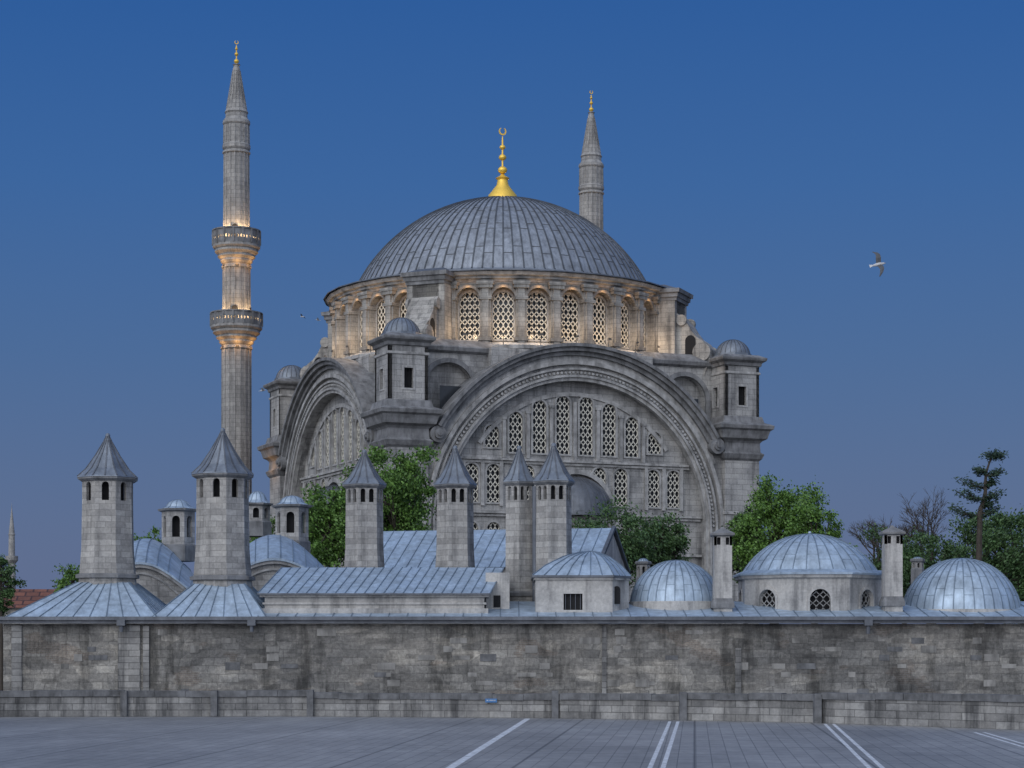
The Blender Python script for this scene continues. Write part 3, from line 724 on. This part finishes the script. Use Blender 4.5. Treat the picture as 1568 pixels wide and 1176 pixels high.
# domed library kiosk
kx, ky = sx(1240, 105), 105.0
ke = empty("domed_kiosk", (kx, ky, 0), 0)
kw = Part("walls", M_PL, ke); kl = Part("lead_dome", M_LF, ke, smooth=True); kr = Part("lead_seams", M_LFR, ke); kd = Part("window_voids", M_DK, ke); kt = Part("cornice", M_PL, ke); kf = Part("window_lattices", M_TR, ke, clean=False); kg = Part("arch_frames", M_PL, ke)
ap = 3.55; zkt = sz(884, 101.5)
w = ap*math.tan(pi/8)
for k in range(8):
    M = Matrix.Rotation(2*pi*k/8, 4, 'Z')
    kw.panel([(-w, 4.6), (w, 4.6), (w, zkt), (-w, zkt)], [arch(0, 4.95, 1.05, 1.22, 10)], -ap, -ap+0.3, M)
    lattice(kf, 0, 4.95, 1.05, 1.22, -ap+0.15, M, cols=3, period=0.42, t=0.05)
    kg.panel(arch(0, 4.85, 1.3, 1.45), [arch(0, 4.95, 1.05, 1.22)], -ap-0.06, -ap+0.02, M)
kd.lathe([(ap-0.45, 4.7), (ap-0.45, zkt)], 8, phase=-pi/2+pi/8, ap=True)
kt.lathe([(ap, zkt-0.06), (ap+0.14, zkt), (ap+0.2, zkt+0.16), (ap, zkt+0.17)], 8, phase=-pi/2+pi/8, ap=True)
kl.lathe([(ap+0.26, zkt+0.15), (ap+0.27, zkt+0.24), (ap-0.1, zkt+0.42)], 8, phase=-pi/2+pi/8, ap=True)
leaddome(kl, kr, [(ap+0.1, zkt+0.25)]+capprof(3.5, 2.0, zkt+0.36, 12), 32, n=48, r=0.035, laps=(3, 6, 9))
kl.sphere((0, 0, zkt+2.42), 0.09)
for q in (kw, kl, kr, kd, kt, kf, kg): q.build()
# barrel-vaulted halls behind the two big chimneys
def vault(cxp, hpx, d, ytop, ybase, depth, rot, rise):
    h = hpx*d/F; zt_ = sz(ytop, d); zb = sz(ybase, d)
    ve = empty("vaulted_hall", (sx(cxp, d), d, 0), rot)
    vl = Part("lead_vault", M_LF, ve, smooth=True); vr = Part("lead_seams", M_LFR, ve); vw = Part("gable_wall", M_CH, ve); vt = Part("gable_moulding", M_TR, ve)
    H = zt_-zb
    def cur(t, k=1.0): return (h*t*k, zb+H*(0.5+0.5*cos(pi*t))**0.85*k)
    N = 28
    top = [cur(-1+2*i/N) for i in range(N+1)]
    vw.panel([(-h, 0)]+[(x, z-0.15) for x, z in top]+[(h, 0)], [], 0.0, 0.5)
    vt.panel([(x, z+0.02) for x, z in top]+[(x, z-0.26) for x, z in top[::-1]], [], -0.22, 0.1)
    vt.panel([(x*0.9, z-0.5) for x, z in top]+[(x*0.9, z-0.62) for x, z in top[::-1]], [], -0.1, 0.1)
    def rz_(i, v): return top[i][1]+0.04+rise*v*(0.35+0.65*(top[i][1]-zb)/H)
    ks = [(-0.3, 0.0), (1.2, 0.45), (3.2, 0.82), (5.5, 1.0), (depth, 1.0)]
    for (ya, va), (yb, vb) in zip(ks, ks[1:]):
        for i in range(N):
            a, b = top[i], top[i+1]
            vl.add([(a[0], ya, rz_(i, va)), (b[0], ya, rz_(i+1, va)), (b[0], yb, rz_(i+1, vb)), (a[0], yb, rz_(i, vb))], [(0, 1, 2, 3)])
            if i % 2: vr.limb((a[0], ya, rz_(i, va)+0.01), (a[0], yb, rz_(i, vb)+0.01), 0.035, 0.035, 4)
    for i in range(N):
        a, b = top[i], top[i+1]
        vl.add([(a[0], -0.3, a[1]+0.04), (b[0], -0.3, b[1]+0.04), (b[0], -0.3, b[1]-0.08), (a[0], -0.3, a[1]-0.08)], [(0, 1, 2, 3)])
    vw.box((0, depth/2, zb/2), (2*h-0.1, depth-0.6, zb))
    for q in (vl, vr, vw, vt): q.build()
vault(215, 118, 111, 862, 925, 16, 0.12, 1.6); vault(420, 135, 111, 856, 915, 16, 0.12, 1.6)
for q in (L, R, E, W, T, DK): q.build()

# ------------------------------------------------------------------ precinct wall
pw = empty("precinct_wall", (0, 0, 0))
b = Part("rubble_wall", M_RB, pw)
xl = sx(5, 100)
b.box(((xl+50)/2, 100.9, 2.2), (50-xl, 1.8, 4.4))
b.box((xl+0.9, 110, 2.2), (1.8, 16.4, 4.4))
b.build()
b = Part("dressed_piers", M_PP, pw)
for px, wd, hh in ((26, 0.5, 4.35), (198, 1.1, 4.35), (224, 0.3, 4.3), (925, 0.22, 4.3), (1130, 0.3, 3.2)):
    b.box((sx(px, 100), 99.97, hh/2), (wd, 0.16, hh))
b.box(((xl+50)/2, 99.93, 0.35), (50-xl, 0.25, 0.7))
b.build()
# individual stones standing proud or patched into the face
b = Part("patched_blocks", M_PB, pw); b2 = Part("patched_blocks_dark", M_CAP, pw)
rnd = random.Random(31)
for i in range(80):
    q = b if rnd.random() < 0.75 else b2
    w_ = rnd.uniform(0.35, 0.95); h_ = rnd.uniform(0.2, 0.38)
    q.box((rnd.uniform(xl+0.6, 30), 99.995, 0.9+0.42*int(rnd.uniform(0, 8))+0.15), (w_, rnd.uniform(0.02, 0.06), h_))
b.build(); b2.build()
b = Part("gutter_heads", M_LK, pw)
for px in (185, 385, 1330):
    b.box((sx(px, 99.3), 99.4, 4.45), (0.4, 0.3, 0.28)); b.lathe([(0.09, 3.9 if px > 1000 else 4.0), (0.12, 4.4)], 8, cx=sx(px, 99.3), cy=99.45)
b.build()
# ------------------------------------------------------------------ parapet
pp = empty("plaza_parapet", (0, 0, 0))
pts = [(-300, 94.2, 1.22), (0, 94.4, 1.22), (190, 94.8, 1.22), (472, 95.2, 1.2), (472, 95.0, 1.12), (850, 92.9, 1.10), (858, 92.6, 1.16), (1046, 90.4, 1.14), (1046, 90.2, 1.22), (1250, 87.4, 1.26), (1258, 87.1, 1.32), (1568, 80.2, 1.40), (1900, 73, 1.4)]
b = Part("masonry", M_PP, pp); c = Part("capstones", M_CAP, pp)
for (p0, da, ha), (p1, db_, hb_) in zip(pts, pts[1:]):
    if p0 == p1: continue
    A = Vector((sx(p0, da), da, 0)); B = Vector((sx(p1, db_), db_, 0)); D = (B-A); ln = D.length; D.normalize(); N = Vector((-D.y, D.x, 0))
    th = 0.55
    q = [A, B, B+N*th, A+N*th]
    vs = [(v.x, v.y, 0) for v in q]+[(q[0].x, q[0].y, ha-0.16), (q[1].x, q[1].y, hb_-0.16), (q[2].x, q[2].y, hb_-0.16), (q[3].x, q[3].y, ha-0.16)]
    fs = [(0, 1, 2, 3), (4, 5, 6, 7), (0, 1, 5, 4), (1, 2, 6, 5), (2, 3, 7, 6), (3, 0, 4, 7)]
    b.add(vs, fs)
    m = max(1, int(ln/1.35))
    for i in range(m):
        jt = rnd.uniform(-0.02, 0.02)
        s0 = A+D*(ln*i/m+0.008)-N*(0.07+jt); s1 = A+D*(ln*(i+1)/m-0.008)-N*(0.07+jt)
        h0 = ha+(hb_-ha)*i/m+random.uniform(-0.02, 0.02); h1 = h0+random.uniform(-0.01, 0.01)
        u = [s0, s1, s1+N*(th+0.12), s0+N*(th+0.12)]
        c.add([(v.x, v.y, h0-0.28) for v in u]+[(u[0].x, u[0].y, h0), (u[1].x, u[1].y, h1), (u[2].x, u[2].y, h1), (u[3].x, u[3].y, h0)], fs)
b.build(); c.build()
c = Part("piers", M_CAP, pp)
for px, d in ((190, 94.7), (328, 94.9), (475, 94.9), (850, 92.7), (1046, 90.1), (1252, 87.1)):
    c.box((sx(px, d), d+0.1, 0.62), (0.3, 0.5, 1.28 if px > 400 else 1.2))
c.build()
e = empty("street_sign", (sx(752, 93.3), 93.3, 0), -0.18); p = Part("plate", plain("blue_enamel", (0.05, 0.16, 0.36), 0.5, var=0.2), e); p.box((0, 0, 0.80), (0.55, 0.03, 0.18)); p.build()
p = Part("lettering", M_WHITE, e)
for i, w_ in enumerate((0.05, 0.03, 0.06, 0.04, 0.05)): p.box((-0.18+i*0.09, -0.02, 0.81), (w_, 0.01, 0.04))
p.build()

# ------------------------------------------------------------------ ground
def sheet(name, x0, x1, y0, y1, z, mat):
    me = bpy.data.meshes.new(name); me.from_pydata([(x0, y0, z), (x1, y0, z), (x1, y1, z), (x0, y1, z)], [], [(0, 1, 2, 3)])
    me.materials.append(mat); o = bpy.data.objects.new(name, me); scene.collection.objects.link(o); return o
sheet("ground", -3000, 3000, -500, 5000, 0.0, plain("earth", (0.09, 0.085, 0.07), 0.95, var=0.6, scale=0.3))
m = bpy.data.materials.new("plaza_paving"); t = NT(m); tc = t.new("ShaderNodeTexCoord")
mp = t.new("ShaderNodeMapping"); mp.inputs['Rotation'].default_value = (0, 0, 0.09); t.link(tc.outputs['Object'], mp.inputs[0]); ob = mp.outputs[0]
br = t.new("ShaderNodeTexBrick"); br.offset = 0.0; t.link(ob, br.inputs['Vector'])
br.inputs['Color1'].default_value = (0.27, 0.27, 0.272, 1); br.inputs['Color2'].default_value = (0.235, 0.235, 0.238, 1); br.inputs['Mortar'].default_value = (0.14, 0.14, 0.144, 1)
br.inputs['Scale'].default_value = 1; br.inputs['Brick Width'].default_value = 0.5; br.inputs['Row Height'].default_value = 1.5; br.inputs['Mortar Size'].default_value = 0.016
br2 = t.new("ShaderNodeTexBrick"); br2.offset = 0.0; t.link(ob, br2.inputs['Vector'])
br2.inputs['Color1'].default_value = g(1); br2.inputs['Color2'].default_value = g(0.93); br2.inputs['Mortar'].default_value = g(0.65)
br2.inputs['Scale'].default_value = 1; br2.inputs['Brick Width'].default_value = 5.0; br2.inputs['Row Height'].default_value = 4.5; br2.inputs['Mortar Size'].default_value = 0.06
col = t.mix(1, br.outputs['Color'], br2.outputs['Color'], 'MULTIPLY')
col = t.mix(0.9, col, t.ramp(t.noise(ob, 0.12, 7, 0.68, (1, 0.4, 1)), [(0.3, g(0.6)), (0.7, g(1.35))]), 'MULTIPLY')
col = t.mix(0.6, col, t.ramp(t.noise(ob, 2.2, 6, 0.75), [(0.3, g(0.65)), (0.7, g(1.35))]), 'MULTIPLY')
t.link(col, t.b.inputs['Base Color']); t.b.inputs['Roughness'].default_value = 0.6
bp = t.new("ShaderNodeBump"); bp.inputs['Strength'].default_value = 0.3; bp.inputs['Distance'].default_value = 0.02
t.link(br.outputs['Fac'], bp.inputs['Height']); bp.invert = True; t.link(bp.outputs[0], t.b.inputs['Normal'])
sheet("plaza", -90, 90, -30, 99.8, 0.004, m)
mk = Part("painted_markings", M_WHITE, None, clean=False)
def stripe(xa, ya, xb, yb, w):
    mk.add([(xa-w/2, ya, 0.008), (xa+w/2, ya, 0.008), (xb+w/2, yb, 0.008), (xb-w/2, yb, 0.008)], [(0, 1, 2, 3)])
def ext(xa, ya, xb, yb, y): return xa+(xb-xa)*(y-ya)/(yb-ya)
stripe(ext(-1.69, 55.8, 0.78, 92.7, 20), 20, 0.72, 92.2, 0.26)
for o in (-0.18, 0.18):
    stripe(ext(3.98, 55.8, 7.11, 88.9, 20)+o, 20, 7.11+o, 88.9, 0.14)
    stripe(ext(10.0, 55.8, 13.5, 86.7, 20)+o, 20, 13.5+o, 86.2, 0.14)
    stripe(ext(16.2, 55.8, 18.0, 78, 20)+o, 20, 18.0+o, 78, 0.14)
mk.build()

# ------------------------------------------------------------------ trees
def tree(px, ytop, hwpx, hhpx, d, mat, n=9000, leaf=0.24, seed=1, name="broadleaf_tree"):
    rnd = random.Random(seed)
    x = sx(px, d); rx = 1.12*hwpx*d/F; rz = 1.12*hhpx*d/F; zc = sz(ytop, d)-rz*0.98
    e = empty(name, (x, d, 0), rnd.uniform(0, 6))
    tk = Part("trunk", M_BARK, e, clean=False); lf = Part("crown", mat, e, clean=False)
    cl = []
    for i in range(64):
        while True:
            v = Vector((rnd.uniform(-1, 1), rnd.uniform(-1, 1), rnd.uniform(-1, 1)))
            if 0.35 < v.length < 1: break
        k = 0.9*(0.78+0.34*rnd.random())
        cl.append((Vector((v.x*rx*k, v.y*rx*k, zc+v.z*rz*k)), rx*rnd.uniform(0.1, 0.25)))
    pts = [Vector((0, 0, 0)), Vector((rx*0.06, 0, zc*0.45)), Vector((-rx*0.04, rx*0.05, zc-rz*0.4)), Vector((0, 0, zc+rz*0.4))]
    rs = [0.32, 0.24, 0.17, 0.05]
    for i in range(3): tk.limb(pts[i], pts[i+1], rs[i]*rx/3+0.05, rs[i+1]*rx/3+0.04, 8)
    for c, r in cl:
        base = pts[2].lerp(pts[3], rnd.random()*0.6) if rnd.random() < 0.6 else pts[1].lerp(pts[2], 0.6+0.4*rnd.random())
        mid = base.lerp(c, 0.5)+Vector((0, 0, -0.1*rx))
        tk.limb(base, mid, 0.09*rx/3, 0.05*rx/3, 5); tk.limb(mid, c, 0.05*rx/3, 0.02, 5)
    per = int(n*1.4/len(cl))
    for c, r in cl:
        for j in range(int(per*(0.6+0.8*rnd.random()))):
            v = Vector((rnd.gauss(0, 1), rnd.gauss(0, 1), rnd.gauss(0, 0.75))); v = v*(r*0.66)
            if v.length > r*2.0: v *= 0.6
            p = c+v; s = leaf*rnd.uniform(0.4, 1.05)
            a = Vector((rnd.gauss(0, 1), rnd.gauss(0, 1), rnd.gauss(0, 1))).normalized(); b_ = a.orthogonal().normalized(); q = a.cross(b_)
            lf.add([p-b_*s*0.5, p+q*s*0.3, p+b_*s*0.55, p-q*s*0.3], [(0, 1, 2, 3)])
    tk.build(); lf.build()
tree(612, 674, 62, 90, 134, M_LEAF, 17000, 0.27, 1)
tree(560, 708, 55, 80, 137, M_LEAF, 10000, 0.27, 2)
tree(506, 730, 52, 70, 131, M_LEAF, 11000, 0.27, 3)
tree(462, 780, 40, 45, 134, M_LEAF2, 4500, 0.26, 21)
tree(405, 785, 34, 45, 138, M_LEAF, 4500, 0.24, 4)
tree(225, 808, 32, 40, 135, M_LEAF, 3500, 0.24, 5)
tree(112, 858, 30, 38, 128, M_LEAF, 3000, 0.22, 6)
tree(2, 845, 26, 45, 128, M_LEAF2, 3500, 0.22, 7)
tree(945, 772, 66, 60, 138, M_LEAF2, 12000, 0.25, 8)
tree(1015, 790, 46, 50, 140, M_LEAF2, 7000, 0.25, 9)
tree(1190, 732, 74, 85, 142, M_LEAF, 16000, 0.27, 10)
tree(1250, 765, 48, 66, 139, M_LEAF, 8000, 0.26, 11)
tree(1140, 775, 34, 60, 145, M_LEAF2, 4500, 0.26, 20)
tree(1345, 808, 60, 55, 142, M_LEAF2, 8000, 0.25, 12)
tree(1425, 812, 56, 55, 132, M_LEAF2, 8500, 0.25, 13)
tree(1500, 776, 66, 78, 150, M_LEAF2, 13000, 0.28, 14)
tree(1565, 776, 68, 82, 140, M_LEAF2, 13000, 0.27, 15)
tree(1640, 765, 60, 80, 145, M_LEAF2, 6000, 0.28, 16)
def bare(px, ytop, d, spread, seed):
    rnd = random.Random(seed); e = empty("bare_tree", (sx(px, d), d, 0)); p = Part("branches", M_BARK, e, clean=False)
    H = sz(ytop, d)
    def grow(a, dirv, ln, r, lev):
        b_ = a+dirv*ln; p.limb(a, b_, r, r*0.65, 5)
        if lev == 0: return
        for k in range(3 if lev > 1 else 4):
            nd = (dirv+Vector((rnd.gauss(0, spread), rnd.gauss(0, spread), rnd.uniform(-0.1, 0.35)))).normalized()
            grow(a.lerp(b_, rnd.uniform(0.55, 1)), nd, ln*rnd.uniform(0.6, 0.85), r*0.6, lev-1)
    p.limb((0, 0, 0), (0, 0, H*0.45), 0.25, 0.18, 7)
    grow(Vector((0, 0, H*0.45)), Vector((0, 0, 1)), H*0.18, 0.17, 6)
    p.build()
bare(1340, 762, 152, 0.5, 3); bare(1385, 752, 156, 0.5, 4); bare(1430, 758, 152, 0.5, 5)
# tall conifer
def conifer(px, ytop, ylow, d):
    rnd = random.Random(5); e = empty("conifer_tree", (sx(px, d), d, 0)); tk = Part("trunk", M_BARK, e, clean=False); lf = Part("needle_sprays", M_NEED, e, clean=False)
    zt_ = sz(ytop, d); zl = sz(ylow, d); H = zt_-zl
    def axis(z): u = (z-zl)/H; return Vector((-0.3+0.75*u+0.12*sin(7*u), 0, z))
    tk.limb((-0.6, 0, 0), axis(zl), 0.28, 0.17, 8)
    for i in range(6): tk.limb(axis(zl+H*i/6), axis(zl+H*(i+1)/6), 0.17-0.02*i, 0.15-0.02*i, 6)
    def spray(c, s):
        v = Vector((rnd.gauss(0, 1), rnd.gauss(0, 1), rnd.gauss(0, 0.5))).normalized(); w_ = v.orthogonal().normalized()
        lf.add([c-v*s, c+w_*s*0.4, c+v*s, c-w_*s*0.4], [(0, 1, 2, 3)])
    for (u, L_, az) in ((-0.08, 1.9, 3.2), (-0.05, 1.2, 0.2), (0.1, 0.7, 0.2), (0.2, 1.9, 3.3), (0.24, 1.0, -0.3), (0.42, 1.6, 2.9), (0.47, 0.8, 0.4), (0.62, 1.0, 0.0), (0.68, 0.9, 3.0)):
        base = axis(zl+H*u)
        for k in range(3):
            a = az+(k-1)*0.55+rnd.uniform(-0.2, 0.2); ll = L_*rnd.uniform(0.6, 1.05)
            mid = base+Vector((ll*0.6*cos(a), ll*0.6*sin(a), 0.02*ll)); tip = base+Vector((ll*cos(a), ll*sin(a), 0.32*ll))
            tk.limb(base, mid, 0.05, 0.035, 4); tk.limb(mid, tip, 0.035, 0.02, 4)
            for j in range(90):
                t_ = rnd.uniform(0.3, 1.1)
                c = (base.lerp(mid, t_*1.4) if t_ < 0.6 else mid.lerp(tip, (t_-0.6)*2.4))+Vector((rnd.gauss(0, 0.16), rnd.gauss(0, 0.2), rnd.gauss(-0.02, 0.11)))
                spray(c, rnd.uniform(0.07, 0.16))
    for j in range(500):
        spray(axis(zt_-0.1)+Vector((0.12+rnd.gauss(0, 0.3), rnd.gauss(0, 0.28), rnd.gauss(0, 0.14))), 0.12)
    tk.build(); lf.build()
conifer(1508, 695, 782, 128)

# tiled house at far left
e = empty("tiled_house", (sx(20, 135), 137, 0), 0.1)
p = Part("walls", M_CH, e); p.box((0, 0, 2.9), (7, 5, 5.8)); p.build()
p = Part("roof", M_TILE, e); p.prism([(-3.8, -2.8), (3.8, -2.8), (3.8, 2.8), (-3.8, 2.8)], 5.8, 7.1, top=[(-3.0, -0.1), (3.0, -0.1), (3.0, 0.1), (-3.0, 0.1)]); p.build()

# ------------------------------------------------------------------ gulls
M_GW = plain("gull_white", (0.5, 0.5, 0.5), 0.7, var=0.15); M_GG = plain("gull_grey", (0.08, 0.085, 0.095), 0.7, var=0.2); M_BK = plain("gull_beak", (0.6, 0.35, 0.04), 0.5)
def gull(loc, s, rot):
    e = empty("seagull", loc); e.rotation_euler = rot; e.scale = (s, s, s)
    b = Part("body", M_GW, e, smooth=True)
    prof = [(0.005, -0.30), (0.04, -0.27), (0.06, -0.18), (0.085, -0.05), (0.09, 0.05), (0.07, 0.14), (0.05, 0.19), (0.055, 0.23), (0.045, 0.27), (0.015, 0.30)]
    Mx = Matrix.Rotation(-pi/2, 4, 'X')
    b.lathe(prof, 14, Mx)
    b.add([(-0.03, -0.25, 0.0), (0.03, -0.25, 0.0), (0.09, -0.42, 0.0), (-0.09, -0.42, 0.0), (-0.03, -0.25, 0.02), (0.03, -0.25, 0.02), (0.09, -0.42, 0.008), (-0.09, -0.42, 0.008)],
          [(0, 1, 2, 3), (4, 5, 6, 7), (0, 1, 5, 4), (1, 2, 6, 5), (2, 3, 7, 6), (3, 0, 4, 7)])
    bk = Part("beak", M_BK, e); bk.limb((0, 0.29, 0), (0, 0.36, -0.012), 0.014, 0.004, 6)
    w = Part("wings", M_GG, e)
    for sg in (-1, 1):
        st = [(0.05, 0.13, -0.10, 0.03), (0.25, 0.18, -0.07, 0.16), (0.42, 0.17, -0.03, 0.2), (0.58, 0.08, -0.07, 0.15), (0.72, -0.08, -0.14, 0.07)]
        vs = []; fs = []
        for x, yf, yb, z in st:
            vs += [(sg*x, yf, z), (sg*x, (yf+yb)/2, z+0.018), (sg*x, yb, z-0.004), (sg*x, (yf+yb)/2, z-0.01)]
        for i in range(4):
            o = i*4
            for j in range(4): fs.append((o+j, o+(j+1) % 4, o+4+(j+1) % 4, o+4+j))
        fs += [(0, 1, 2, 3), (16, 17, 18, 19)]
        w.add(vs, fs)
    for q in (b, bk, w): q.build()
gull(S(1345, 405, 95), 1.0, (radians(25), radians(62), radians(-70)))
gull(S(463, 485, 170), 0.6, (0.1, 0.3, 1.2)); gull(S(487, 490, 170), 0.6, (0.2, -0.4, 1.8)); gull(S(402, 598, 150), 0.7, (0.2, 0.3, -1.2))

# ------------------------------------------------------------------ sky, fill lamp, camera
w = bpy.data.worlds.new("World"); scene.world = w; w.use_nodes = True
nt = w.node_tree; N = nt.nodes; bg = N["Background"]
tc = N.new("ShaderNodeTexCoord"); sep = N.new("ShaderNodeSeparateXYZ"); nt.links.new(tc.outputs['Generated'], sep.inputs[0])
rp = N.new("ShaderNodeValToRGB"); nt.links.new(sep.outputs[2], rp.inputs[0])
st = [(0.0, hexc(90, 106, 140)), (0.06, hexc(80, 103, 144)), (0.14, hexc(64, 99, 149)), (0.22, hexc(48, 94, 154)), (0.31, hexc(31, 84, 151)), (0.5, hexc(40, 88, 150)), (1.0, hexc(70, 100, 150))]
el = rp.color_ramp.elements
while len(el) < len(st): el.new(0.5)
for i, (p_, c_) in enumerate(st): el[i].position = p_; el[i].color = c_
# afterglow in the west, behind the photographer
dot = N.new("ShaderNodeVectorMath"); dot.operation = 'DOT_PRODUCT'; nt.links.new(tc.outputs['Generated'], dot.inputs[0]); dot.inputs[1].default_value = Vector((-0.35, -0.85, 0.40)).normalized()
mr = N.new("ShaderNodeMapRange"); mr.interpolation_type = 'SMOOTHSTEP'; nt.links.new(dot.outputs['Value'], mr.inputs[0]); mr.inputs[1].default_value = 0.0; mr.inputs[2].default_value = 1.0
mx = N.new("ShaderNodeMixRGB"); nt.links.new(mr.outputs[0], mx.inputs[0]); nt.links.new(rp.outputs[0], mx.inputs[1]); mx.inputs[2].default_value = (1.10, 1.19, 1.36, 1)
sky = N.new("ShaderNodeTexSky"); sky.sky_type = 'NISHITA'; sky.sun_disc = False; sky.sun_elevation = radians(3); sky.sun_rotation = radians(200)
ad = N.new("ShaderNodeMixRGB"); ad.blend_type = 'ADD'; ad.inputs[0].default_value = 0.01
nt.links.new(mx.outputs[0], ad.inputs[1]); nt.links.new(sky.outputs[0], ad.inputs[2]); nt.links.new(ad.outputs[0], bg.inputs[0])
bg.inputs[1].default_value = 1.0
sl = bpy.data.lights.new("dusk_fill", 'SUN'); sl.energy = 0.7; sl.angle = radians(35); sl.color = (1.0, 0.98, 0.96)  # broad fill lamp added for neutral dusk light; the sun is down
so = bpy.data.objects.new("dusk_fill", sl); scene.collection.objects.link(so)
dv = Vector((0.45, 0.8, -0.55)); so.rotation_euler = dv.to_track_quat('-Z', 'Y').to_euler()

cam = bpy.data.cameras.new("camera"); co = bpy.data.objects.new("camera", cam); scene.collection.objects.link(co)
co.location = (0, 0, EYE); co.rotation_euler = (pi/2, 0, 0)
cam.sensor_width = 36; cam.lens = 36*F/1568; cam.shift_y = (HY-588)/1568; cam.clip_end = 6000; cam.clip_start = 0.5
scene.camera = co
scene.view_settings.view_transform = 'Standard'; scene.view_settings.look = 'None'; scene.view_settings.exposure = 0
